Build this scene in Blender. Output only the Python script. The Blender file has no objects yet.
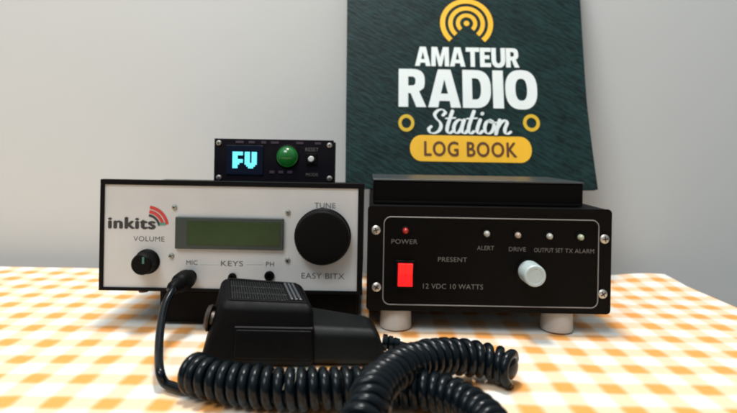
import bpy, bmesh, math, random
from mathutils import Vector, Matrix, noise
random.seed(4)
PI = math.pi
S = bpy.context.scene
C = S.collection

# ------------------------------------------------------------------ camera numbers (737x413 photo)
F = 520.0; CX, CY = 368.5, 206.5; HY = 150.0; EYE = 0.146; ROLL = math.radians(1.0)
def unroll(u, v):
    du, dv = u - CX, v - HY
    return du*math.cos(ROLL) + dv*math.sin(ROLL), -du*math.sin(ROLL) + dv*math.cos(ROLL)
def at(u, v, Y):                 # real point on the upright plane y = Y
    x, y = unroll(u, v)
    return Vector((x/F*Y, Y, EYE - y/F*Y))
def on(u, v, z):                 # real point at height z
    x, y = unroll(u, v)
    Y = (EYE - z)*F/y
    return Vector((x/F*Y, Y, z))

# ------------------------------------------------------------------ object helpers
def woff(o):
    w = Vector((0, 0, 0))
    while o is not None:
        w += o.location; o = o.parent
    return w
def thing(name, label, cat, loc, group=None):
    o = bpy.data.objects.new(name, None); C.objects.link(o)
    o.empty_display_size = .01
    o.location = loc; o['label'] = label; o['category'] = cat
    if group: o['group'] = group
    return o
def link(name, me, m, parent=None, smooth=True, bevel=0, seg=3, ang=35):
    if parent is not None:
        me.transform(Matrix.Translation(-woff(parent)))
    o = bpy.data.objects.new(name, me); C.objects.link(o)
    o.parent = parent
    if m is not None:
        for k in (m if isinstance(m, (list, tuple)) else [m]): me.materials.append(k)
    if smooth:
        for p in me.polygons: p.use_smooth = True
        me.set_sharp_from_angle(angle=math.radians(ang))
    if bevel:
        b = o.modifiers.new('b', 'BEVEL'); b.width = bevel; b.segments = seg
        b.limit_method = 'ANGLE'; b.angle_limit = math.radians(ang); b.harden_normals = True
    return o
def obj(name, bm, m, parent=None, **k):
    bmesh.ops.recalc_face_normals(bm, faces=bm.faces[:])
    me = bpy.data.meshes.new(name); bm.to_mesh(me); bm.free()
    return link(name, me, m, parent, **k)
def tag(o, label, cat, group=None):
    o['label'] = label; o['category'] = cat
    if group: o['group'] = group
def box(bm, x0, x1, y0, y1, z0, z1):
    v = [bm.verts.new((x, y, z)) for x in (x0, x1) for y in (y0, y1) for z in (z0, z1)]
    for f in ((0,1,3,2),(4,6,7,5),(0,4,5,1),(2,3,7,6),(0,2,6,4),(1,5,7,3)):
        bm.faces.new([v[i] for i in f])
    return bm
def boxm(*a): return box(bmesh.new(), *a)
def hull8(bm, pts):              # same vertex order as box
    v = [bm.verts.new(p) for p in pts]
    for f in ((0,1,3,2),(4,6,7,5),(0,4,5,1),(2,3,7,6),(0,2,6,4),(1,5,7,3)):
        bm.faces.new([v[i] for i in f])
    return bm
def lathe(bm, c, axis, prof, n=48, knurl=None):
    axis = Vector(axis).normalized()
    a = axis.orthogonal().normalized(); b = axis.cross(a)
    rings = []
    for j, (r, h) in enumerate(prof):
        ring = []
        for i in range(n):
            t = 2*PI*i/n
            rr = r*(1 + (knurl[1]*(1 if i % 2 else -1) if knurl and j in knurl[0] else 0))
            ring.append(bm.verts.new(Vector(c) + axis*h + (a*math.cos(t) + b*math.sin(t))*max(rr, 1e-5)))
        rings.append(ring)
    for q, w in zip(rings, rings[1:]):
        for i in range(n):
            bm.faces.new((q[i], q[(i+1) % n], w[(i+1) % n], w[i]))
    bm.faces.new(rings[0][::-1]); bm.faces.new(rings[-1])
    return bm
def rr_pts(cx, cz, w, h, r, n=8):
    P = []
    for sx, sz, a0 in ((1,1,0),(-1,1,90),(-1,-1,180),(1,-1,270)):
        for i in range(n+1):
            a = math.radians(a0 + 90*i/n)
            P.append((cx + sx*(w/2-r) + r*math.cos(a), cz + sz*(h/2-r) + r*math.sin(a)))
    return P
def plate(bm, P, y0, y1):
    a = [bm.verts.new((x, y0, z)) for x, z in P]; b = [bm.verts.new((x, y1, z)) for x, z in P]
    bm.faces.new(a); bm.faces.new(b[::-1]); n = len(P)
    for i in range(n): bm.faces.new((a[i], b[i], b[(i+1) % n], a[(i+1) % n]))
    return bm
def tube(bm, pts, r, n=10, closed=False):
    pts = [Vector(p) for p in pts]; N = len(pts)
    T = []
    for i in range(N):
        if closed: t = pts[(i+1) % N] - pts[i-1]
        else: t = pts[min(i+1, N-1)] - pts[max(i-1, 0)]
        T.append(t.normalized())
    nrm = T[0].orthogonal().normalized(); rings = []
    for i in range(N):
        nrm = (nrm - T[i]*nrm.dot(T[i])).normalized(); b = T[i].cross(nrm)
        rr = r(i/(N-1)) if callable(r) else r
        rings.append([bm.verts.new(pts[i] + (nrm*math.cos(2*PI*k/n) + b*math.sin(2*PI*k/n))*rr) for k in range(n)])
    for q, w in zip(rings, rings[1:] + ([rings[0]] if closed else [])):
        for k in range(n): bm.faces.new((q[k], q[(k+1) % n], w[(k+1) % n], w[k]))
    if not closed:
        bm.faces.new(rings[0][::-1]); bm.faces.new(rings[-1])
    return bm
def spline(P, step=.0005):
    P = [Vector(p) for p in P]; Q = [2*P[0]-P[1]] + P + [2*P[-1]-P[-2]]; out = []
    for i in range(1, len(Q)-2):
        a, b, c, d = Q[i-1:i+3]; n = max(3, int((c-b).length/step))
        for k in range(n):
            t = k/n
            out.append(.5*((2*b) + (c-a)*t + (2*a-5*b+4*c-d)*t*t + (3*b-a-3*c+d)*t*t*t))
    out.append(P[-1])
    return out

# ------------------------------------------------------------------ materials
def mat(name, col, rough=.5, metal=0, var=.12, vscale=60, bump=0, bscale=400, rvar=.1, emit=None, estr=0, coat=0, spec=.5, trans=0):
    m = bpy.data.materials.new(name); m.use_nodes = True
    nt = m.node_tree; N = nt.nodes; L = nt.links; b = N['Principled BSDF']
    b.inputs['Metallic'].default_value = metal
    b.inputs['Coat Weight'].default_value = coat
    b.inputs['Specular IOR Level'].default_value = spec
    b.inputs['Transmission Weight'].default_value = trans
    tc = N.new('ShaderNodeTexCoord')
    n1 = N.new('ShaderNodeTexNoise'); n1.inputs['Scale'].default_value = vscale; n1.inputs['Detail'].default_value = 6
    L.new(tc.outputs['Object'], n1.inputs['Vector'])
    mx = N.new('ShaderNodeMix'); mx.data_type = 'RGBA'
    mx.inputs['A'].default_value = tuple(c*(1-var) for c in col) + (1,)
    mx.inputs['B'].default_value = tuple(min(1, c*(1+var)) for c in col) + (1,)
    L.new(n1.outputs['Fac'], mx.inputs['Factor']); L.new(mx.outputs['Result'], b.inputs['Base Color'])
    mr = N.new('ShaderNodeMapRange'); mr.inputs['To Min'].default_value = max(.02, rough-rvar); mr.inputs['To Max'].default_value = min(1, rough+rvar)
    n2 = N.new('ShaderNodeTexNoise'); n2.inputs['Scale'].default_value = vscale*2.3; n2.inputs['Detail'].default_value = 4
    L.new(tc.outputs['Object'], n2.inputs['Vector']); L.new(n2.outputs['Fac'], mr.inputs['Value']); L.new(mr.outputs['Result'], b.inputs['Roughness'])
    if bump:
        n3 = N.new('ShaderNodeTexNoise'); n3.inputs['Scale'].default_value = bscale; n3.inputs['Detail'].default_value = 3
        L.new(tc.outputs['Object'], n3.inputs['Vector'])
        bp = N.new('ShaderNodeBump'); bp.inputs['Strength'].default_value = bump; bp.inputs['Distance'].default_value = .0004
        L.new(n3.outputs['Fac'], bp.inputs['Height']); L.new(bp.outputs['Normal'], b.inputs['Normal'])
    if emit:
        b.inputs['Emission Color'].default_value = emit + (1,); b.inputs['Emission Strength'].default_value = estr
    return m
M = dict(
    case=mat('black painted metal', (.003,.003,.003), .55, spec=.10, bump=.15, bscale=1500),
    face=mat('light grey faceplate', (.53,.54,.53), .5, var=.09, vscale=35, bump=.05),
    crackle=mat('black textured faceplate', (.0035,.0028,.0022), .62, var=.35, bump=.35, bscale=1800, spec=.08),
    panel=mat('black smooth inlay', (.0028,.0024,.0020), .5, var=.3, vscale=25, bump=.08, spec=.07, rvar=.15),
    outline=mat('pale engraved line', (.20,.19,.18), .5),
    knob=mat('black knob plastic', (.0025,.0025,.0025), .5, spec=.09),
    screw=mat('nickel screw', (.50,.48,.44), .45, metal=1),
    slot=mat('dark recess', (.01,.01,.01), .8),
    ink=mat('black printing', (.03,.03,.03), .7),
    softink=mat('grey printing', (.10,.11,.10), .7),
    redink=mat('red printing', (.50,.04,.03), .6),
    greenink=mat('green printing', (.04,.30,.20), .6),
    print=mat('pale panel printing', (.13,.12,.11), .6),
    lcdframe=mat('display bezel', (.022,.036,.034), .4),
    lcd=mat('dark green display', (.018,.044,.012), .25, var=.4, vscale=40, spec=.3),
    chars=mat('display characters', (.010,.05,.008), .5, spec=.2),
    red=mat('lit red rocker', (.75,.01,.01), .3, emit=(1,.01,.012), estr=.55),
    redled=mat('dim red lamp', (.30,.02,.015), .25, emit=(1,.02,.01), estr=.06),
    lens=mat('clear lamp lens', (.36,.36,.32), .15, spec=.8),
    lensw=mat('warm lamp lens', (.34,.26,.20), .15, spec=.8),
    lensg=mat('greenish lamp lens', (.32,.36,.25), .15, spec=.8),
    greyknob=mat('pale grey knob', (.42,.50,.50), .4, var=.05),
    rubber=mat('off white rubber', (.42,.40,.37), .5),
    brownrub=mat('dark brown rubber', (.09,.04,.02), .6),
    pcb=mat('black circuit panel', (.004,.0035,.007), .45, bump=.1, spec=.15),
    glass=mat('screen glass', (.003,.008,.022), .12, spec=.3),
    cyan=mat('lit cyan pixels', (.1,.6,.7), .4, emit=(.17,.76,.93), estr=1.05),
    dome=mat('green dome cap', (.006,.09,.016), .2, var=.2, coat=.3, emit=(.02,.6,.06), estr=.05),
    white=mat('white plastic', (.62,.66,.64), .4),
    chip=mat('purple chip', (.05,.03,.055), .5),
    mic=mat('black moulded plastic', (.0022,.0022,.0025), .48, bump=.25, bscale=1400, spec=.10, rvar=.15),
    micgloss=mat('black glossy ribs', (.007,.008,.009), .3, spec=.4),
    michandle=mat('worn dark plastic', (.0030,.0042,.0042), .48, bump=.3, bscale=1200, spec=.15),
    steel=mat('worn steel', (.12,.10,.085), .5, metal=1),
    cord=mat('dark glossy vinyl', (.0014,.0040,.0060), .22, var=.4, spec=.22),
    letter=mat('white cover printing', (.74,.80,.78), .5, var=.04),
    amber=mat('amber cover printing', (.86,.47,.018), .5, var=.1),
    brown=mat('brown cover printing', (.10,.03,.004), .6),
    ring=mat('gold cover printing', (.66,.42,.02), .5, var=.1),
    paper=mat('page edges', (.62,.58,.50), .8),
)

def node(nt, t, **k):
    n = nt.nodes.new(t)
    for a, b in k.items(): setattr(n, a, b)
    return n
def mth(nt, op, a, b=None, c=None):
    n = nt.nodes.new('ShaderNodeMath'); n.operation = op
    for i, v in enumerate((a, b, c)):
        if v is None: continue
        if isinstance(v, (int, float)): n.inputs[i].default_value = v
        else: nt.links.new(v, n.inputs[i])
    return n.outputs[0]

# gingham cloth
def gingham():
    m = bpy.data.materials.new('orange and white gingham'); m.use_nodes = True
    nt = m.node_tree; L = nt.links; b = nt.nodes['Principled BSDF']
    uv = node(nt, 'ShaderNodeUVMap'); uv.uv_map = 'UVMap'
    nz = node(nt, 'ShaderNodeTexNoise'); nz.inputs['Scale'].default_value = 30; nz.inputs['Detail'].default_value = 2
    L.new(uv.outputs[0], nz.inputs['Vector'])
    sub = node(nt, 'ShaderNodeVectorMath', operation='SUBTRACT'); L.new(nz.outputs['Color'], sub.inputs[0]); sub.inputs[1].default_value = (.5,.5,.5)
    sc = node(nt, 'ShaderNodeVectorMath', operation='SCALE'); L.new(sub.outputs[0], sc.inputs[0]); sc.inputs['Scale'].default_value = .004
    ad = node(nt, 'ShaderNodeVectorMath', operation='ADD'); L.new(uv.outputs[0], ad.inputs[0]); L.new(sc.outputs[0], ad.inputs[1])
    sp = node(nt, 'ShaderNodeSeparateXYZ'); L.new(ad.outputs[0], sp.inputs[0])
    def stripe(x, c):
        w = mth(nt, 'COSINE', mth(nt, 'MULTIPLY', mth(nt, 'SUBTRACT', x, c), 2*PI/.03))
        r = node(nt, 'ShaderNodeMapRange'); r.interpolation_type = 'SMOOTHSTEP'
        r.inputs['From Min'].default_value = -.48; r.inputs['From Max'].default_value = .72
        L.new(w, r.inputs['Value']); return r.outputs[0]
    sx, sy = stripe(sp.outputs[0], .005), stripe(sp.outputs[1], .025)
    tot = mth(nt, 'MULTIPLY', mth(nt, 'ADD', sx, sy), .5)
    # thread flecks
    fl = node(nt, 'ShaderNodeTexNoise'); fl.inputs['Scale'].default_value = 900; fl.inputs['Detail'].default_value = 2
    L.new(uv.outputs[0], fl.inputs['Vector'])
    tot = mth(nt, 'ADD', tot, mth(nt, 'MULTIPLY', mth(nt, 'SUBTRACT', fl.outputs['Fac'], .5), .26))
    cr = node(nt, 'ShaderNodeValToRGB'); e = cr.color_ramp.elements
    e[0].position = 0; e[0].color = (.83,.80,.73,1)
    e[1].position = 1; e[1].color = (.80,.33,.065,1)
    k = cr.color_ramp.elements.new(.5); k.color = (.85,.61,.40,1)
    L.new(tot, cr.inputs[0]); L.new(cr.outputs[0], b.inputs['Base Color'])
    b.inputs['Roughness'].default_value = .85; b.inputs['Specular IOR Level'].default_value = .2
    b.inputs['Sheen Weight'].default_value = .15
    wx = mth(nt, 'SINE', mth(nt, 'MULTIPLY', sp.outputs[0], 2*PI/.0011))
    wy = mth(nt, 'SINE', mth(nt, 'MULTIPLY', sp.outputs[1], 2*PI/.0011))
    h = mth(nt, 'MULTIPLY', wx, wy)
    bp = node(nt, 'ShaderNodeBump'); bp.inputs['Strength'].default_value = .35; bp.inputs['Distance'].default_value = .0003
    L.new(h, bp.inputs['Height']); L.new(bp.outputs[0], b.inputs['Normal'])
    return m

def wallmat():
    m = mat('painted plaster wall', (.55,.57,.56), .75, var=.045, vscale=3, bump=.12, bscale=160, spec=.25)
    return m

def covermat():
    m = bpy.data.materials.new('dark green leather grain'); m.use_nodes = True
    nt = m.node_tree; L = nt.links; b = nt.nodes['Principled BSDF']
    tc = node(nt, 'ShaderNodeTexCoord')
    m0 = node(nt, 'ShaderNodeMapping'); m0.inputs['Rotation'].default_value = (0, math.radians(-30), 0)
    L.new(tc.outputs['Object'], m0.inputs[0])
    mp = node(nt, 'ShaderNodeMapping'); mp.inputs['Scale'].default_value = (.5, 1, 1.5)
    L.new(m0.outputs[0], mp.inputs[0])
    n1 = node(nt, 'ShaderNodeTexNoise'); n1.inputs['Scale'].default_value = 240; n1.inputs['Detail'].default_value = 5; n1.inputs['Distortion'].default_value = .6
    L.new(mp.outputs[0], n1.inputs['Vector'])
    w = node(nt, 'ShaderNodeTexWave'); w.bands_direction = 'Z'; w.inputs['Scale'].default_value = 34; w.inputs['Distortion'].default_value = 9; w.inputs['Detail'].default_value = 3; w.inputs['Detail Scale'].default_value = 2.5
    L.new(mp.outputs[0], w.inputs['Vector'])
    h = mth(nt, 'ADD', mth(nt, 'MULTIPLY', n1.outputs['Fac'], .8), mth(nt, 'MULTIPLY', w.outputs['Fac'], .28))
    n3 = node(nt, 'ShaderNodeTexNoise'); n3.inputs['Scale'].default_value = 45; n3.inputs['Detail'].default_value = 6
    L.new(tc.outputs['Object'], n3.inputs['Vector'])
    h = mth(nt, 'ADD', h, mth(nt, 'MULTIPLY', mth(nt, 'SUBTRACT', n3.outputs['Fac'], .5), .7))
    h = mth(nt, 'ADD', h, .08)
    cr = node(nt, 'ShaderNodeValToRGB'); e = cr.color_ramp.elements
    e[0].position = .3; e[0].color = (.002,.008,.008,1); e[1].position = .95; e[1].color = (.010,.038,.036,1)
    L.new(h, cr.inputs[0]); L.new(cr.outputs[0], b.inputs['Base Color'])
    b.inputs['Roughness'].default_value = .48; b.inputs['Specular IOR Level'].default_value = .2
    bp = node(nt, 'ShaderNodeBump'); bp.inputs['Strength'].default_value = .5; bp.inputs['Distance'].default_value = .0009
    L.new(h, bp.inputs['Height']); L.new(bp.outputs[0], b.inputs['Normal'])
    return m

# ------------------------------------------------------------------ writing
def text_mesh(s, offset=0, shear=0, spacing=1.0):
    cu = bpy.data.curves.new('t', 'FONT'); cu.body = s; cu.size = 1; cu.offset = offset; cu.shear = shear
    cu.space_character = spacing; cu.resolution_u = 4
    o = bpy.data.objects.new('t', cu); C.objects.link(o)
    dg = bpy.context.evaluated_depsgraph_get()
    me = bpy.data.meshes.new_from_object(o.evaluated_get(dg))
    bpy.data.objects.remove(o); bpy.data.curves.remove(cu)
    return me
def poly_mesh(loops_sets, res=1):
    """filled 2d outlines: list of (list of loops) - every loop a list of (x, y)"""
    cu = bpy.data.curves.new('p', 'CURVE'); cu.dimensions = '2D'; cu.fill_mode = 'BOTH'
    for L in loops_sets:
        sp = cu.splines.new('POLY'); sp.points.add(len(L)-1)
        for p, (x, y) in zip(sp.points, L): p.co = (x, y, 0, 1)
        sp.use_cyclic_u = True
    o = bpy.data.objects.new('p', cu); C.objects.link(o)
    dg = bpy.context.evaluated_depsgraph_get()
    me = bpy.data.meshes.new_from_object(o.evaluated_get(dg))
    bpy.data.objects.remove(o); bpy.data.curves.remove(cu)
    return me
def fit(me, org, ex, ey, w, h, nrm, lift):
    """scale a flat mesh into the box w x h centred on org, axes ex / ey"""
    xs = [v.co.x for v in me.vertices]; ys = [v.co.y for v in me.vertices]
    x0, x1, y0, y1 = min(xs), max(xs), min(ys), max(ys)
    for v in me.vertices:
        a = ((v.co.x-x0)/(x1-x0)-.5)*w; b = ((v.co.y-y0)/(y1-y0)-.5)*h
        v.co = org + ex*a + ey*b + nrm*(lift + v.co.z*.2)
    me.update()
XA, ZA, FN = Vector((1,0,0)), Vector((0,0,1)), Vector((0,-1,0))
def embolden(me, amt):
    bm = bmesh.new(); bm.from_mesh(me); base = bm.verts[:] + bm.edges[:] + bm.faces[:]
    for i, (dx, dy) in enumerate(((amt,0),(-amt,0),(0,amt*.6),(0,-amt*.6))):
        g = bmesh.ops.duplicate(bm, geom=base)
        for v in g['geom']:
            if isinstance(v, bmesh.types.BMVert): v.co += Vector((dx, dy, (i+1)*1e-4))
    bm.to_mesh(me); bm.free()
def facetext(s, u, v, w, h, Y, m, parent, name='lettering', bold=0, spacing=1.05):
    me = text_mesh(s, 0, 0, spacing); k = Y/F
    if bold: embolden(me, bold)
    fit(me, at(u, v, Y), XA, ZA, w*k, h*k, FN, .0002)
    return link(name, me, m, parent, smooth=False)

def arc_loop(cx, cy, r0, r1, a0, a1, n=24):
    P = [(cx + r1*math.cos(math.radians(a0+(a1-a0)*i/n)), cy + r1*math.sin(math.radians(a0+(a1-a0)*i/n))) for i in range(n+1)]
    P += [(cx + r0*math.cos(math.radians(a1-(a1-a0)*i/n)), cy + r0*math.sin(math.radians(a1-(a1-a0)*i/n))) for i in range(n+1)]
    return P
def ell(cx, cy, rx, ry, n=28, sq=1.0, a0=0, a1=360):
    out = []
    for i in range(n + (a1-a0 < 360)):
        a = math.radians(a0+(a1-a0)*i/n); c, s = math.cos(a), math.sin(a)
        out.append((cx + rx*math.copysign(abs(c)**sq, c), cy + ry*math.copysign(abs(s)**sq, s)))
    return out
# heavy sans capitals, each on a cell of height 1: (width, loops)
def half(x, cy, rx, ry, n=12): return ell(x, cy, rx, ry, n, .75, -90, 90)
GL = {
 'R': (.78, [[(0,0),(0,1)] + [(p[0], p[1]) for p in half(.38,.68,.36,.32)][::-1][:9] + [(.58,.41),(.78,0),(.50,0),(.34,.36),(.27,.36),(.27,0)],
             [(.27,.56)] + half(.36,.68,.12,.12) + [(.27,.80)]]),
 'A': (.92, [[(0,0),(.28,1),(.64,1),(.92,0),(.64,0),(.605,.17),(.315,.17),(.28,0)], [(.36,.36),(.56,.36),(.46,.74)]]),
 'D': (.80, [[(0,0),(0,1)] + ell(.36,.5,.44,.5,20,.8,-90,90)[::-1], [(.27,.22)] + ell(.36,.5,.16,.28,14,.8,-90,90) + [(.27,.78)]]),
 'I': (.30, [[(0,0),(0,1),(.30,1),(.30,0)]]),
 'O': (.90, [ell(.45,.5,.45,.52,36,.8), ell(.45,.5,.165,.29,24,.8)]),
 'M': (1.06, [[(0,0),(.02,1),(.36,1),(.53,.45),(.70,1),(1.04,1),(1.06,0),(.80,0),(.79,.62),(.62,0),(.44,0),(.27,.62),(.26,0)]]),
 'T': (.80, [[(.27,0),(.27,.78),(0,.78),(0,1),(.80,1),(.80,.78),(.53,.78),(.53,0)]]),
 'E': (.64, [[(0,0),(0,1),(.64,1),(.64,.79),(.27,.79),(.27,.61),(.56,.61),(.56,.41),(.27,.41),(.27,.21),(.64,.21),(.64,0)]]),
 'U': (.82, [[(0,1),(.27,1),(.27,.32),(.33,.22),(.41,.19),(.49,.22),(.55,.32),(.55,1),(.82,1),(.82,.34),(.76,.14),(.62,.01),(.41,-.03),(.20,.01),(.06,.14),(0,.34)]]),
}
def word(s, gap, weight=0):
    loops = []; x = 0
    for c in s:
        w, L = GL[c]
        for l in L: loops.append([(x+a, b) for a, b in l])
        x += w + gap
    return poly_mesh(loops)
def stroke(P, wf, n=10):          # pen stroke: spline through P, width wf(angle, t)
    P3 = [Vector((x, y, 0)) for x, y in P]; Q = spline(P3, .03)
    lft, rgt = [], []
    for i, q in enumerate(Q):
        t = (Q[min(i+1, len(Q)-1)] - Q[max(i-1, 0)]).normalized()
        w = wf(t)
        nn = Vector((-t.y, t.x, 0))
        lft.append((q.x+nn.x*w, q.y+nn.y*w)); rgt.append((q.x-nn.x*w, q.y-nn.y*w))
    return lft, rgt
def script_mesh(strokes):
    bm = bmesh.new()
    def pen(t): return .027 + .040*abs(t.dot(Vector((.30,.95,0)).normalized()))**2
    for k, P in enumerate(strokes):
        l, r = stroke(P, pen); z = k*.0004
        a = [bm.verts.new((x, y, z)) for x, y in l]; b = [bm.verts.new((x, y, z)) for x, y in r]
        for i in range(len(a)-1): bm.faces.new((a[i], b[i], b[i+1], a[i+1]))
        for e in (0, -1):
            c = ((l[e][0]+r[e][0])/2, (l[e][1]+r[e][1])/2); rad = math.dist(l[e], r[e])/2
            bm.faces.new([bm.verts.new((c[0]+rad*math.cos(2*PI*i/12), c[1]+rad*math.sin(2*PI*i/12), z-.0002)) for i in range(12)])
    me = bpy.data.meshes.new('s'); bm.to_mesh(me); bm.free(); return me

# ------------------------------------------------------------------ small hardware
def screw(parent, p, r=.0026, m=None, ang=0, normal=FN):
    s = obj('screw', lathe(bmesh.new(), p, normal, [(r,0),(r,.0006),(r*.8,.0014),(r*.35,.0018)], 24), m or M['screw'], parent)
    bm = bmesh.new()
    for a in (ang, ang+PI/2):
        d = Vector((math.cos(a),0,math.sin(a))); e = Vector((-math.sin(a),0,math.cos(a)))
        q = Vector(p) + Vector(normal)*.00165
        P = [q+d*i*r*.6+e*j*r*.11+Vector(normal)*k for i in (-1,1) for j in (-1,1) for k in (0,.0003)]
        hull8(bm, P)
    obj('slot', bm, M['slot'], s, smooth=False)
    return s

# ================================================================== setting
YW = .668
bm = boxm(-2.2, 2.6, YW, YW+.1, -.9, 1.8)
o = obj('wall', bm, wallmat(), smooth=False); o['kind'] = 'structure'

# tablecloth with a draped right and back side
XR, YB = .368, .628
def cloth_pt(s, t):     # s, t run along the cloth in metres
    r = .012
    def bend(q, edge):  # returns (position, drop)
        if q <= edge - r: return q, 0
        a = (q-(edge-r))/r
        if a < PI/2: return edge-r+r*math.sin(a), r*(1-math.cos(a))
        return edge, r + (q-(edge-r)-r*PI/2)
    x, dx = bend(s, XR); y, dy = bend(t, YB)
    z = -(dx+dy) if not (dx and dy) else -max(dx, dy)
    n = noise.noise(Vector((s*9, t*9, .3)))*.0016 + noise.noise(Vector((s*34, t*20, 4)))*.0007
    n += -.0016*math.exp(-((s-.262)/.004)**2) - .0013*math.exp(-((s+.232)/.005)**2) + .0012*math.exp(-((t-.452-s*.01)/.005)**2)*(1 if abs(s) > .21 else 0)
    far = max(0, min(1, (t-.55)/.06))
    if dx == 0 and dy == 0:
        z += n*.6 - .0007
        z += .0055*math.exp(-((s-.335)/.05)**2)*far        # the hem rucks up near the corner
    else:
        x += (noise.noise(Vector((t*14, z*4, 1)))*.012 + .002)*min(1, dx*12) if dx else 0
        if dx == 0: z += .0055*math.exp(-((s-.335)/.05)**2)
        y += noise.noise(Vector((s*12, 2, z*4)))*.004*min(1, dy*12) if dy else 0
    return Vector((x, y, z))
def lin(a, b, n): return [a+(b-a)*i/n for i in range(n+1)]
ss = lin(-1.3, -.5, 30)[:-1] + lin(-.5, .34, 120)[:-1] + lin(.34, .40, 24)[:-1] + lin(.40, .62, 16)
ts = lin(-.25, .0, 8)[:-1] + lin(.0, .60, 90)[:-1] + lin(.60, .66, 24)[:-1] + lin(.66, .86, 10)
bm = bmesh.new(); uvl = bm.loops.layers.uv.new('UVMap')
G = [[bm.verts.new(cloth_pt(s, t)) for s in ss] for t in ts]
for j in range(len(ts)-1):
    for i in range(len(ss)-1):
        f = bm.faces.new((G[j][i], G[j][i+1], G[j+1][i+1], G[j+1][i]))
        for l, (a, b) in zip(f.loops, ((i,j),(i+1,j),(i+1,j+1),(i,j+1))): l[uvl].uv = (ss[a], ts[b])
cloth = obj('tablecloth', bm, gingham(), smooth=True, ang=180)
sol = cloth.modifiers.new('s', 'SOLIDIFY'); sol.thickness = .0008; sol.offset = -1
tag(cloth, 'orange and white gingham cloth spread over the table under everything', 'tablecloth')

# ================================================================== low black base under the pale radio
RY = .416
xl, xr = at(101, 240, RY).x, at(362.5, 240, RY).x
zt, zb = .1118, at(230, 291.5, RY).z          # top and underside of the case
zf, zc = at(230, 181.2, RY).z, at(230, 186.4, RY).z   # the front frame stands above the case
bx0 = at(158, 315, .425).x
t = thing('support_box', 'low plain black box holding up the pale faced radio', 'box', ((bx0-.012)/2, .49, 0))
obj('body', boxm(bx0, -.0065, .428, .56, .0014, zb-.0004), M['case'], t, bevel=.0012)
obj('front_lip', boxm(bx0+.003, -.0095, .4255, .4277, .005, zb-.0035), M['panel'], t, bevel=.0005)

# ================================================================== pale faced radio
radio = thing('radio_transceiver', 'radio with pale grey front, green display and large black tuning knob', 'radio', ((xl+xr)/2, .49, zb))
RB = .545
obj('case', boxm(xl, xr, RY+.0012, RB, zb, zt), M['case'], radio, bevel=.0015)
# frame round the faceplate
bm = bmesh.new()
fw = .0028
box(bm, xl-.0004, xr+.0004, RY-.002, RY+.003, zc, zf)
box(bm, xl-.0004, xr+.0004, RY-.002, RY+.001, zb-.0004, zb+fw-.0006)
box(bm, xl-.0004, xl+fw, RY-.002, RY+.001, zb+fw-.0006, zc)
box(bm, xr-fw-.0012, xr+.0004, RY-.002, RY+.001, zb+fw-.0006, zc)
obj('front_frame', bm, M['case'], radio, bevel=.0004)
face = obj('faceplate', boxm(xl+fw, xr-fw-.0012, RY-.0006, RY+.0011, zb+fw-.0006, zc), M['face'], radio, smooth=False)
FY = RY-.0006
facetext('inkits', 132, 223, 48, 12, FY, M['ink'], radio, 'logo_lettering', bold=.05, spacing=1.1)
# the dash and last letter read greenish
bm = bmesh.new(); p = at(162.5, 224, FY-.0005); box(bm, p.x-.0022, p.x+.0022, p.y-.0001, p.y, p.z-.0009, p.z+.0009)
obj('logo_dash', bm, M['greenink'], radio, smooth=False)
k = FY/F
for i, (r0, r1, m) in enumerate(((11, 13.4, M['ink']), (14.4, 17.6, M['redink']), (18.8, 22, M['redink']))):
    me = poly_mesh([arc_loop(0, 0, r0, r1, 10, 84)])
    c = at(147.5, 227.5, FY)
    for v in me.vertices: v.co = c + XA*(v.co.x*k*.98) + ZA*(v.co.y*k) + FN*.0003
    link('logo_arc', me, m, radio, smooth=False)
facetext('VOLUME', 149, 238.8, 31, 5, FY, M['softink'], radio)
facetext('TUNE', 325, 205.5, 21, 5.2, FY, M['softink'], radio)
facetext('EASY BITX', 323, 276, 43, 5.8, FY, M['softink'], radio)
facetext('KEYS', 232, 263.5, 22, 5.2, FY, M['softink'], radio)
facetext('MIC', 192, 262.5, 11, 4.5, FY, M['softink'], radio)
facetext('PH', 270, 264, 8, 4.5, FY, M['softink'], radio)
# thin panel rules either side of the word
for u0, u1 in ((200, 218), (246, 262)):
    a, b = at(u0, 263.8, FY), at(u1, 263.8, FY)
    obj('panel_rule', boxm(a.x, b.x, FY-.0003, FY-.0001, a.z-.0003, a.z+.0003), M['white'], radio, smooth=False)
# display
a, b = at(176.5, 216.5, FY), at(283.5, 250, FY)
bez = obj('display', boxm(a.x, b.x, FY-.003, FY-.0001, b.z, a.z), M['lcdframe'], radio, bevel=.0006)
a2, b2 = at(187, 221, FY-.003), at(280, 246.5, FY-.003)
scr = obj('screen', boxm(a2.x, b2.x, FY-.0034, FY-.0029, b2.z, a2.z), M['lcd'], bez, smooth=False)
bm = bmesh.new()
rows = 2; cols = 16; cw = (b2.x-a2.x)*.88/cols; x0 = a2.x + (b2.x-a2.x)*.06; hh = (a2.z-b2.z)
for r in range(rows):
    for c in range(cols):
        for i in range(5):
            for j in range(7):
                if (i*3+j*5+c*7+r*11+i*j*c) % 5 < 2: continue
                xx = x0 + c*cw + i*cw*.16; zz = a2.z - hh*(.18+.36*r) - j*hh*.038
                box(bm, xx, xx+cw*.13, FY-.0036, FY-.0034, zz-hh*.032, zz)
for u, v in ((174.5,207.5),(288,212.5),(171.5,256),(287.5,260)):
    screw(radio, at(u, v, FY), .0022, mat('small zinc screw', (.36,.38,.33), .35, metal=.8), ang=.5)
bm.free()
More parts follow.
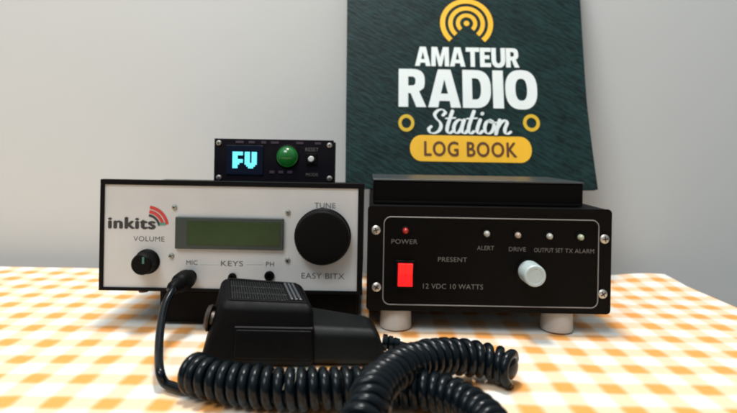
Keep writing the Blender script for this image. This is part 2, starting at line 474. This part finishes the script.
# knobs
kb = obj('tuning_knob', lathe(bmesh.new(), at(322.8, 236.3, FY), FN, [(.0226,.0),(.0226,.002),(.0216,.003),(.0213,.009),(.0203,.0108),(.0190,.0112),(.006,.0106),(.0005,.0106)], 120, knurl=((2,3),.008)), M['knob'], radio, ang=25)
vk = obj('volume_knob', lathe(bmesh.new(), at(147.5, 261.5, FY), FN, [(.0100,0),(.0100,.001),(.0088,.002),(.0082,.011),(.0072,.0125),(.0005,.0125)], 72, knurl=((2,3),.02)), M['knob'], radio, ang=25)
p = at(147.5, 261.5, FY)
obj('pointer', boxm(p.x+.0012, p.x+.0028, FY-.0130, FY-.0124, p.z+.001, p.z+.0062), mat('teal pointer mark', (.03,.16,.13), .4), vk, smooth=False)
for u, v, r in ((232.5, 277, .0030), (269.5, 275.8, .0036), (190, 276.5, .0050)):
    j = obj('jack_socket', lathe(bmesh.new(), at(u, v, FY), FN, [(r*1.1,0),(r*1.1,.0014),(r*.9,.0022),(r*.55,.0022),(r*.5,.0004),(r*.01,.0004)], 28), M['knob'], radio)
# little foot at the left underside
for yy in (.437, .53):
    obj('foot', lathe(bmesh.new(), (at(143.5, 295, yy).x + (0 if yy < .5 else .02), yy, zb+.0003), (0,0,-1), [(.0065,0),(.0060,.0048),(.0040,.0058),(.0038,.0075),(.001,.0082)], 24), M['brownrub'], radio)

# ================================================================== little display box on top of the radio
SY = .47
a, b = at(214.5, 138.3, SY), at(333, 181.5, SY)
s0x, s1x = a.x, b.x; s1z = a.z; s0z = zt + .0003
mon = thing('frequency_display', 'small black box with cyan screen and green button on top of pale radio', 'display unit', ((s0x+s1x)/2, SY+.02, s0z))
obj('case', boxm(s0x+.0012, s1x-.0012, SY+.0015, SY+.052, s0z, s1z-.001), M['case'], mon, bevel=.0012)
obj('front_panel', boxm(s0x, s1x, SY-.0002, SY+.0014, s0z+.0001, s1z), M['pcb'], mon, bevel=.0004)
a, b = at(227, 145, SY), at(263, 175, SY)
og = obj('screen', boxm(a.x, b.x, SY-.0014, SY-.0002, b.z, a.z), M['glass'], mon, bevel=.0003)
pat = ["1111 1..1", "1111 1..1", "1... 1..1", "1111 1..1", "1111 1..1", "11.. 1..1", "11.. 1111", "11.. .11."]
pat = ["111111.111.111", "111111.111.111", "111....111.111", "111....111.111", "111111.111.111", "111111.111.111", "1111...1111111", "111.....11111.", "111......111.."]
bm = bmesh.new(); a, b = at(233, 151.5, SY), at(257, 168.5, SY)
pw = (b.x-a.x)/14; ph = (a.z-b.z)/9
for r, row in enumerate(pat):
    for c, ch in enumerate(row):
        if ch == '1': box(bm, a.x+c*pw+.00005, a.x+(c+1)*pw-.00005, SY-.0016, SY-.00135, a.z-(r+1)*ph+.00006, a.z-r*ph-.00006)
obj('lit_digits', bm, M['cyan'], og, smooth=False)
obj('green_button', lathe(bmesh.new(), at(287.5, 156.5, SY), FN, [(.0095,-.0001),(.0095,.002),(.0088,.0022)] + [(.0086*math.cos(i*PI/16), .0022+.006*math.sin(i*PI/16)) for i in range(9)], 40), M['dome'], mon)
obj('button_collar', lathe(bmesh.new(), at(287.5, 156.5, SY), FN, [(.0108,-.0001),(.0108,.0012),(.0098,.0018),(.0094,.0004)], 40), M['case'], mon)
p = at(311.5, 159, SY)
sw = obj('push_button', boxm(p.x-.0050, p.x+.0050, SY-.0022, SY-.0002, p.z-.0050, p.z+.0050), M['case'], mon, bevel=.0004)
obj('button_cap', lathe(bmesh.new(), (p.x, SY-.0021, p.z), FN, [(.0026,0),(.0026,.0022),(.0020,.0027),(.0003,.0027)], 24), M['white'], sw)
facetext('RESET', 312, 149.5, 13, 3.6, SY-.0002, M['print'], mon, 'lettering')
facetext('MODE', 312, 174.5, 12, 3.2, SY-.0002, M['print'], mon, 'lettering')
for u, w in ((240, 8), (252, 6), (264, 5), (275, 8), (300, 7), (318, 6)):
    p = at(u, 141.5 + (u-214)*.017, SY); kk = w*SY/F/2
    obj('chip', boxm(p.x-kk, p.x+kk, SY-.0012, SY-.0002, p.z-.0010, p.z+.0010), M['chip'], mon, smooth=False)
for u in (272, 281, 290):
    p = at(u, 172, SY); obj('chip', boxm(p.x-.0022, p.x+.0022, SY-.0010, SY-.0002, p.z-.0012, p.z+.0012), M['chip'], mon, smooth=False)
for u, v in ((219,143),(329.5,145.5),(219,177.5),(329.5,178.5)):
    screw(mon, at(u, v, SY-.0002), .0026, ang=random.random())

# ================================================================== black power amplifier
ax0, ax1 = at(367, 260, RY).x, at(611.5, 265, RY).x
az1, az0 = .1018, at(480, 312.5, RY).z
AB = .606
amp = thing('power_amplifier', 'black radio amplifier with red rocker switch, row of lamps and grey knob', 'amplifier', ((ax0+ax1)/2, .5, 0))
obj('case', boxm(ax0+.0016, ax1-.0016, RY+.0022, AB, az0+.001, az1-.0004), M['case'], amp, bevel=.0018)
bm = plate(bmesh.new(), rr_pts((ax0+ax1)/2, (az0+az1)/2, ax1-ax0, az1-az0, .0035), RY, RY+.002)
obj('faceplate', bm, M['crackle'], amp, bevel=.0006, ang=50)
ix0, ix1 = at(383.5, 260, RY).x, at(598, 262, RY).x
iz1, iz0 = at(490, 218.5, RY).z, at(490, 306, RY).z
pc = ((ix0+ix1)/2, (iz0+iz1)/2, ix1-ix0, iz1-iz0)
obj('inlay_panel', plate(bmesh.new(), rr_pts(*pc, .0055), RY-.0005, RY-.0001), M['panel'], amp, smooth=False)
obj('panel_outline', tube(bmesh.new(), [(x, RY-.0006, z) for x, z in rr_pts(*pc, .0055, 10)], .00045, 6, closed=True), M['outline'], amp)
for (u, v), a_ in zip(((376,230),(376.5,287),(604.5,239),(602.5,294)), (.3, 1.0, .1, .6)):
    screw(amp, at(u, v, RY), .0037, ang=a_)
for u0 in (396.5, 562):
    for yy in (RY+.016, .575):
        p = at(u0, 320, RY+.004)
        obj('foot', lathe(bmesh.new(), (p.x, yy, az0+.0012), (0,0,-1), [(.0118,0),(.0125,.004),(.0131,az0+.0002),(.0120,az0+.0010)], 36), M['rubber'], amp, ang=50)
PY = RY-.0005
for u, v, m in ((405.5,230.5,'redled'),(486.5,233.5,'lens'),(517.5,235,'lensw'),(549,236,'lens'),(580,237,'lensg')):
    p = at(u, v, PY); r = .0029
    hd = obj('lamp_holder', lathe(bmesh.new(), p, FN, [(r*1.35,0),(r*1.3,.001),(r*.95,.0014),(r*.95,.0004),(.0001,.0004)], 28), M['knob'], amp)
    obj('lens', lathe(bmesh.new(), p, FN, [(r*.85,.0003)] + [(r*.85*math.cos(i*PI/14), .0016+.0034*math.sin(i*PI/14)) for i in range(8)], 24), M[m], hd)
facetext('POWER', 404.5, 241.5, 26, 4.6, PY, M['print'], amp)
facetext('ALERT', 485.5, 248, 17, 4.2, PY, M['print'], amp)
facetext('DRIVE', 517.3, 249.2, 17, 4.2, PY, M['print'], amp)
facetext('OUTPUT SET', 548.5, 250.2, 29, 4.2, PY, M['print'], amp)
facetext('TX ALARM', 579.5, 251, 29, 4.2, PY, M['print'], amp)
facetext('PRESENT', 452.5, 259.5, 29, 4.6, PY, M['print'], amp)
facetext('12 VDC 10 WATTS', 453, 286.5, 60, 5, PY, M['print'], amp)
# red rocker
p = at(405, 274, PY)
ho = obj('rocker_switch', boxm(p.x-.0078, p.x+.0078, PY-.0022, PY-.0001, p.z-.0112, p.z+.0112), M['knob'], amp, bevel=.0008)
w2, h2 = .0059, .0091
bm = bmesh.new()
zs = [h2, 0, -h2]; ys = [.0058, .0030, .0044]
vv = [[bm.verts.new((p.x+sx*w2, PY-y_, p.z+z_)) for z_, y_ in zip(zs, ys)] for sx in (-1, 1)]
vb = [[bm.verts.new((p.x+sx*w2, PY-.001, p.z+z_)) for z_ in zs] for sx in (-1, 1)]
for i in (0, 1): bm.faces.new((vv[0][i], vv[1][i], vv[1][i+1], vv[0][i+1]))
for s_ in (0, 1):
    for i in (0, 1): bm.faces.new((vv[s_][i], vv[s_][i+1], vb[s_][i+1], vb[s_][i]))
for i in (0, 2): bm.faces.new((vv[0][i], vb[0][i], vb[1][i], vv[1][i]))
obj('rocker', bm, M['red'], ho, bevel=.0005, ang=15)
# grey level knob, pushed out towards the viewer
p = at(528.5, 271, PY)
gk = obj('level_knob', lathe(bmesh.new(), p, FN, [(.0085,0),(.0088,.002),(.0084,.0165),(.0076,.0178),(.0060,.0178),(.0057,.0173),(.0003,.0173)], 64, knurl=((1,2),.012)), M['greyknob'], amp, ang=28)
obj('bushing', lathe(bmesh.new(), p, FN, [(.0105,0),(.0105,.0009),(.009,.0012)], 40), M['knob'], gk)
# side vents (small louvres pressed in the left side)
bm = bmesh.new()
for i in range(5):
    box(bm, ax0+.0006, ax0+.0019, .45+i*.022, .462+i*.022, .045, .085)
obj('side_vent', bm, M['case'], amp, smooth=False)
p = at(366.5, 268, RY-.0)
# ================================================================== flat metal case lying on the amplifier
LY = .430
lx0, lx1 = at(373.5, 195, LY).x, at(583, 200, LY).x
lz0, lz1 = az1+.0002, at(478, 180.5, LY).z
lo = thing('flat_case', 'flat black metal case lying on the black amplifier below the book', 'metal case', ((lx0+lx1)/2, .48, lz0))
obj('body', boxm(lx0, lx1, LY, .515, lz0, lz1-.0016), M['panel'], lo, bevel=.0010)
obj('lid', boxm(lx0-.0006, lx1+.0006, LY-.0010, .516, lz1-.0015, lz1), mat('grey black lid', (.030,.036,.038), .35, bump=.1), lo, bevel=.0005)
obj('base_rim', boxm(lx0+.0008, lx1-.0008, LY-.0008, LY-.0001, lz0+.0002, lz0+.0022), M['case'], lo, bevel=.0003)

# ================================================================== log book leaning on the wall
BY = .580; LEAN = math.atan((.632-.585)/.225)
ey = Vector((0, math.sin(LEAN), math.cos(LEAN))); bn = Vector((0, -math.cos(LEAN), math.sin(LEAN)))
tilt = math.radians(.55)
B0 = Vector((0, BY, az1 + .0012))            # a point on the bottom line of the front cover
def bk(u, v):                                 # photo point -> cover plane coordinates
    x, y = unroll(u, v); d = Vector((x/F, 1, -y/F)); o_ = Vector((0,0,EYE))
    t_ = (B0-o_).dot(bn)/d.dot(bn); q = o_ + d*t_ - B0
    return q.x, q.dot(ey)
xa, _ = bk(345.5, 180); xb, _ = bk(596.5, 190); xt, yt0 = bk(580.5, 2); xm, ym = bk(586, 100); xlt, _ = bk(347, 2)
HB = .325
def edge_r(s):     # right edge as a function of height
    return xm + (xb-xm)*max(0, 1-s/ym)**1.4 + (xt-xm)*(s/ym-1 if s > ym else 0)*.8
def edge_l(s): return xa + (xlt-xa)*s/yt0
def bulge(a, s):   # gentle curl of the cover near its lower right corner
    k = max(0, (a-.80)/.20); return .004*k*k*max(0, 1-s/.18)
def slab(h0, h1, x_in=0.0, bot=0.0, curl=1):
    bm = bmesh.new(); nx, ny = 44, 36; lay = []
    for h in (h0, h1):
        g = []
        for j in range(ny+1):
            s = bot + (HB-bot*2)*j/ny; l, r = edge_l(s)+x_in, edge_r(s)-x_in*1.5; row = []
            for i in range(nx+1):
                a = i/nx; x = l + (r-l)*a
                base = (x-xa)*math.tan(tilt)*(1 if s < .1 else 1)
                q = B0 + XA*x + ey*(s+base) + bn*(-h + bulge(a, s)*curl)
                row.append(bm.verts.new(q))
            g.append(row)
        lay.append(g)
    for q, g in enumerate(lay):
        for j in range(ny):
            for i in range(nx): bm.faces.new((g[j][i], g[j][i+1], g[j+1][i+1], g[j+1][i]))
    A, B = lay
    for j in range(ny):
        for i in (0, nx): bm.faces.new((A[j][i], A[j+1][i], B[j+1][i], B[j][i]))
    for i in range(nx):
        for j in (0, ny): bm.faces.new((A[j][i], A[j][i+1], B[j][i+1], B[j][i]))
    return bm
book = thing('log_book', 'dark green book with amateur radio station log book cover leaning on the wall', 'book', (.1, BY, az1))
obj('front_cover', slab(0, .0006), covermat(), book, ang=60)
obj('pages', slab(.0007, .0068, .0012, .001), M['paper'], book, ang=60)
obj('back_cover', slab(.0069, .0075, 0, 0), covermat(), book, ang=60)
def book_fit(me, u0, v0, u1, v1, m, name, lift=.0005):
    a = bk(u0, v1); b = bk(u1, v0)
    cx_, cy_ = (a[0]+b[0])/2, (a[1]+b[1])/2
    fit(me, B0 + XA*cx_ + ey*cy_, XA, ey, b[0]-a[0], b[1]-a[1], bn, lift)
    # keep the photographed slope of the lines with the tilt of the book
    for v in me.vertices:
        d = v.co - B0; v.co += ey*((d.x-cx_)*math.tan(tilt*.0))
    return link(name, me, m, book, smooth=False)
book_fit(word('AMATEUR', .035), 415, 48.5, 518.5, 66.5, M['letter'], 'title_lettering')
book_fit(word('RADIO', .055), 398.5, 70.5, 536, 107.5, M['letter'], 'title_lettering')
st = [  # script word, x height .45, cap height 1
 [(.52,.80),(.60,.92),(.50,1.04),(.34,1.00),(.22,.84),(.27,.66),(.40,.50),(.44,.32),(.36,.12),(.18,.02),(.04,.06),(.00,.20),(.08,.30)],
 [(.86,.98),(.78,.70),(.68,.35),(.66,.12),(.74,.03),(.86,.12)],
 [(.62,.66),(.96,.69)],
 [(1.24,.54),(1.12,.62),(.98,.50),(.90,.28),(.93,.08),(1.04,.05),(1.16,.22),(1.26,.58)],
 [(1.28,.60),(1.20,.30),(1.20,.08),(1.30,.04),(1.40,.16)],
 [(1.64,.98),(1.55,.70),(1.45,.35),(1.43,.12),(1.51,.03),(1.62,.12)],
 [(1.38,.66),(1.74,.69)],
 [(1.86,.62),(1.76,.30),(1.74,.10),(1.82,.03),(1.93,.14)],
 [(1.935,.87),(1.945,.90)],
 [(2.22,.62),(2.08,.52),(2.01,.28),(2.05,.08),(2.17,.04),(2.30,.18),(2.35,.42),(2.28,.60),(2.18,.60),(2.24,.50),(2.44,.52)],
 [(2.56,.62),(2.48,.34),(2.41,.03)],
 [(2.45,.24),(2.60,.50),(2.76,.62),(2.82,.50),(2.74,.26),(2.74,.08),(2.82,.03),(2.94,.12)],
]
book_fit(script_mesh(st), 427, 110, 511, 134.5, M['letter'], 'script_lettering')
pill = poly_mesh([[(x, y) for x, y in rr_pts(0, 0, 121, 24, 11.5, 12)]])
book_fit(pill, 410, 137, 531, 161, M['amber'], 'title_band', .0004)
LB = text_mesh('LOG BOOK', 0, 0, 1.12); embolden(LB, .028)
book_fit(LB, 424, 142.5, 516.5, 156, M['brown'], 'band_lettering', .0007)
for u in (406.3, 531.3):
    book_fit(poly_mesh([ell(0,0,8,8), ell(0,0,4.8,4.8)]), u-8, 114.5, u+8, 131.5, M['ring'], 'cover_ring')
c = bk(466.5, 23.5); e1 = bk(476.5, 23.5); sc = (e1[0]-c[0])/10
for r0, r1 in ((21.5, 26.5), (14, 18.3), (6.6, 10.6)):
    me = poly_mesh([arc_loop(0, 0, r0, r1, -48, 228, 40)])
    for v in me.vertices: v.co = B0 + XA*(c[0]+v.co.x*sc) + ey*(c[1]+v.co.y*sc) + bn*.0005
    link('signal_arc', me, M['amber'], book, smooth=False)
me = poly_mesh([ell(0,0,2.8,2.8)])
for v in me.vertices: v.co = B0 + XA*(c[0]+v.co.x*sc) + ey*(c[1]+v.co.y*sc) + bn*.0005
link('signal_dot', me, M['amber'], book, smooth=False)

# ================================================================== hand microphone
MX = on(200, 368, 0).x; MY = .345
mic = thing('hand_microphone', 'black hand held microphone with ribbed grille lying before the radio', 'microphone', (MX+.06, MY+.02, 0))
bm = bmesh.new()
def MP(x, y, z): return (MX+x, MY+y, z)
# head: order x, y, z like box()
hull8(bm, [MP(-.003,.000,.0006), MP(.0105,.006,.0405), MP(-.004,.040,.0006), MP(.0015,.040,.0510),
           MP(.0760,.000,.0006), MP(.0745,.006,.0395), MP(.0680,.040,.0006), MP(.0610,.040,.0480)])
obj('head', bm, M['mic'], mic, bevel=.0050, seg=6)
bm = bmesh.new()
hull8(bm, [MP(.070,.003,.0006), MP(.070,.007,.0240), MP(.060,.038,.0006), MP(.062,.037,.0330),
           MP(.1240,.003,.0006), MP(.1190,.007,.0235), MP(.1240,.036,.0006), MP(.1115,.035,.0258)])
obj('handle', bm, M['michandle'], mic, bevel=.0055, seg=6)
# grille: ribs on the sloping top face
A0, A1, B0_, B1 = [Vector(MP(*p)) for p in ((.0150,.0105,.0410),(.0690,.0105,.0398),(.0070,.0365,.0496),(.0575,.0365,.0466))]
gn = (A1-A0).cross(B0_-A0).normalized()
if gn.z < 0: gn = -gn
def gp(a, b, h): return A0.lerp(A1, a).lerp(B0_.lerp(B1, a), b) + gn*h
bm = bmesh.new()
def quadbar(a0, a1, b0, b1, h0, h1):
    hull8(bm, [gp(a, b, h) for a in (a0, a1) for b in (b0, b1) for h in (h0, h1)])
quadbar(0, 1, 0, .07, -.0005, .0014); quadbar(0, 1, .93, 1, -.0005, .0014)
quadbar(0, .03, .0701, .9299, -.0005, .0014); quadbar(.97, 1, .0701, .9299, -.0005, .0014)
gr = obj('grille', bm, M['mic'], mic, bevel=.0004)
bm = bmesh.new(); nr = 22
for i in range(nr):
    a = .045 + .70*i/(nr-1)
    quadbar(a, a+.018, .09, .91, -.0003, .0012)
quadbar(.035, .78, .34, .37, -.0003, .0009); quadbar(.035, .78, .64, .67, -.0003, .0009)
obj('ribs', bm, M['micgloss'], gr, bevel=.00025, seg=2)
bm = bmesh.new()
for i in range(3):
    a = .80 + .055*i
    quadbar(a, a+.040, .09, .91, -.0003, .0022)
obj('side_ribs', bm, mat('worn shiny ribs', (.05,.055,.06), .16, spec=.9), gr, bevel=.0006, seg=3)
# talk bar on the front
bm = bmesh.new()
def fp(x, z, out): # on the leaning front face
    return MP(x, .006*z/.042 - out, z)
hull8(bm, [fp(x, z, o_) for x in (.022, .073) for o_ in (.0016, -.001) for z in (.006, .0245)])
obj('talk_bar', bm, M['mic'], mic, bevel=.0010)
bm = bmesh.new()
hull8(bm, [fp(x, z, o_) for x in (.0215, .0735) for o_ in (.0008, -.001) for z in (.0255, .0262)])
obj('seam', bm, mat('grey seam', (.05,.045,.05), .4), mic, smooth=False)
# hang-up stud on the left end
obj('hanging_stud', lathe(bmesh.new(), MP(.0052,.016,.0270), (-1,0,.12), [(.0050,0),(.0050,.0030),(.0085,.0034),(.0092,.0046),(.0082,.0062),(.0040,.0070),(.0005,.0072)], 36), M['steel'], mic)
obj('strain_relief', lathe(bmesh.new(), MP(.121,.018,.0120), (1,0,-.1), [(.0058,0),(.0055,.003),(.0040,.0035),(.0050,.0045),(.0048,.007),(.0036,.0075),(.0042,.0085),(.0036,.012)], 24), M['cord'], mic)

# ================================================================== coiled cord
RO = .0118; wr = .0030; RH = RO - wr
P1 = [on(u, v, RO+.0003) for u, v in ((191,372),(215,380.5),(260,386.5),(300,388.5),(340,388),(375,387),(410,388),(443,394),(470,406),(490,424))]
P2 = [Vector((.066,.212,.0115)), Vector((.052,.178,.0112)), Vector((.018,.160,.0115)), Vector((-.008,.176,.014)), Vector((-.0065,.208,.022)),
      on(367, 412, .0280), on(372, 394, .0290), on(385, 378, .0270), on(410, 362.5, .0230), on(440, 356.5, .0190), on(468, 357.5, .0155), Vector((.0780,.3300,.0135)), Vector((.0872,.3262,.0120)), Vector((.0918,.3218,.0114))]
path = spline(P1 + P2, .0004)
def helix(path, R, pitch, phase=0, sub=22):
    # re-sample by arc length
    L = [0]
    for a, b in zip(path, path[1:]): L.append(L[-1] + (b-a).length)
    tot = L[-1]; n = int(tot/pitch*sub); out = []; j = 0
    T0 = (path[1]-path[0]).normalized(); nrm = (Vector((0,0,1)) - T0*T0.z).normalized()
    s = 0; ang = phase
    for i in range(n+1):
        s = tot*i/n; q = s/tot
        while j < len(L)-2 and L[j+1] < s: j += 1
        f = (s-L[j])/max(1e-9, L[j+1]-L[j]); p = path[j].lerp(path[j+1], f)
        k0, k1 = max(0, j-3), min(len(path)-1, j+4)
        T = (path[k1]-path[k0]).normalized()
        nrm = (nrm - T*nrm.dot(T)).normalized(); b = T.cross(nrm)
        if i: ang += 2*PI*(tot/n)/(pitch*(1 + .14*max(0, min(1, (q-.30)/.2)) + .16*noise.noise(Vector((s*60, 9, 2)))))
        wob = 1 + .10*noise.noise(Vector((s*75, 0, 0))) + .05*noise.noise(Vector((s*300, 5, 0)))
        Rr = R(s/tot) if callable(R) else R
        out.append(p + (nrm*math.cos(ang) + b*math.sin(ang))*Rr*wob)
    return out
# coil slightly slimmer over the stretched loop
def coil_r(q):
    r_ = RH - .0013*max(0, min(1, (q-.18)/.14)) + .0009*max(0, min(1, (q-.80)/.1))
    return r_
hx = helix(path, coil_r, .0063, PI)
cord = thing('coiled_cord', 'dark coiled microphone cord looping on the cloth in front of the microphone', 'cord', (P1[0].x, P1[0].y, 0))
obj('coil', tube(bmesh.new(), hx, wr, 10), M['cord'], cord, ang=180)
# straight lead from the plug down to the coil
ps = hx[0]; tdir = (hx[0]-hx[1]).normalized()
pj = at(190, 276.5, FY)
lead = spline([pj + Vector((-.006,-.026,-.003)), at(172.5, 290, .385), at(165, 305, .372), at(160.5, 328, .352), at(158.8, 352, .332), on(160.0, 372, .0105), on(165, 383, .0042), on(173, 386.5, .0036), ps + tdir*.004, ps], .001)
obj('lead', tube(bmesh.new(), lead, .0028, 12), M['cord'], cord, ang=180)
pe = hx[-1]; te = (hx[-1]-hx[-2]).normalized()
ec = path[-1]; ed = (path[-1]-path[-12]).normalized()
obj('end_sleeve', lathe(bmesh.new(), ec - ed*.012, ed, [(.0060,0),(.0068,.002)] + [(.0066*math.cos(i*PI/18)+.0004, .0105+.0030*math.sin(i*PI/18)) for i in range(9)], 32), M['cord'], cord, ang=60)
tail = spline([pe, pe + te*.001, pe + Vector((.003,.012,-.006)), Vector((.070,.352,.0032)), Vector((.052,.360,.0032)), Vector((.035,.370,.004)), Vector(MP(.140,.018,.0085)), Vector(MP(.130,.018,.0112))], .001)
obj('lead', tube(bmesh.new(), tail, .0026, 12), M['cord'], cord, ang=180)
d = Vector((-.16,-1,-.10)).normalized()
pl = obj('plug', lathe(bmesh.new(), pj + FN*.002, d, [(.0046,0),(.0046,.003),(.0074,.0034),(.0078,.006),(.0074,.014),(.0062,.0165),(.0056,.017),(.0050,.024),(.0036,.027)], 32), M['knob'], cord)

# ================================================================== light, world, camera
w = bpy.data.worlds.new('World'); S.world = w; w.use_nodes = True
nt = w.node_tree; bg = nt.nodes['Background']; bg.inputs[1].default_value = 1
tc = node(nt, 'ShaderNodeTexCoord'); sp = node(nt, 'ShaderNodeSeparateXYZ'); nt.links.new(tc.outputs['Generated'], sp.inputs[0])
cr = node(nt, 'ShaderNodeValToRGB'); mr = node(nt, 'ShaderNodeMapRange'); mr.inputs['From Min'].default_value = -1
nt.links.new(sp.outputs[2], mr.inputs['Value']); nt.links.new(mr.outputs[0], cr.inputs[0]); nt.links.new(cr.outputs[0], bg.inputs[0])
e = cr.color_ramp.elements                      # the unseen room: dim floor and walls, pale ceiling
e[0].position = .0; e[0].color = (.06,.055,.05,1); e[1].position = .95; e[1].color = (.62,.66,.70,1)
k = cr.color_ramp.elements.new(.5); k.color = (.17,.18,.19,1)
k = cr.color_ramp.elements.new(.72); k.color = (.34,.36,.38,1)
def area(name, loc, target, size, sy, power, col):
    l = bpy.data.lights.new(name, 'AREA'); l.shape = 'RECTANGLE'; l.size = size; l.size_y = sy; l.energy = power; l.color = col
    o = bpy.data.objects.new(name, l); C.objects.link(o); o.location = loc
    o.rotation_euler = (Vector(target)-Vector(loc)).to_track_quat('-Z', 'Y').to_euler(); return o
area('ceiling_lamp', (-.08, .40, 1.55), (.0, .43, 0), .30, .20, 21.5, (1,.985,.95))
area('front_fill', (-.7, -.75, 1.75), (.0, .45, .1), 1.0, .8, 25, (.93,.97,1))  # added fill from behind the camera, brightens the front panels; no window there

cam = bpy.data.cameras.new('camera'); co = bpy.data.objects.new('camera', cam); C.objects.link(co)
cam.sensor_width = 36; cam.sensor_fit = 'HORIZONTAL'; cam.lens = 36*F/737
cam.shift_y = -(CY-HY)/737; cam.clip_start = .01; cam.clip_end = 50
co.location = (0, 0, EYE)
co.rotation_mode = 'QUATERNION'
co.rotation_quaternion = (Matrix.Rotation(math.radians(90), 3, 'X') @ Matrix.Rotation(ROLL, 3, 'Z')).to_quaternion()
cam.dof.use_dof = True; cam.dof.focus_distance = .40; cam.dof.aperture_fstop = 7.0
S.camera = co
S.view_settings.view_transform = 'Standard'; S.view_settings.look = 'None'; S.view_settings.exposure = 0; S.view_settings.gamma = 1
S.render.engine = 'CYCLES'
S.cycles.filter_width = 2.0
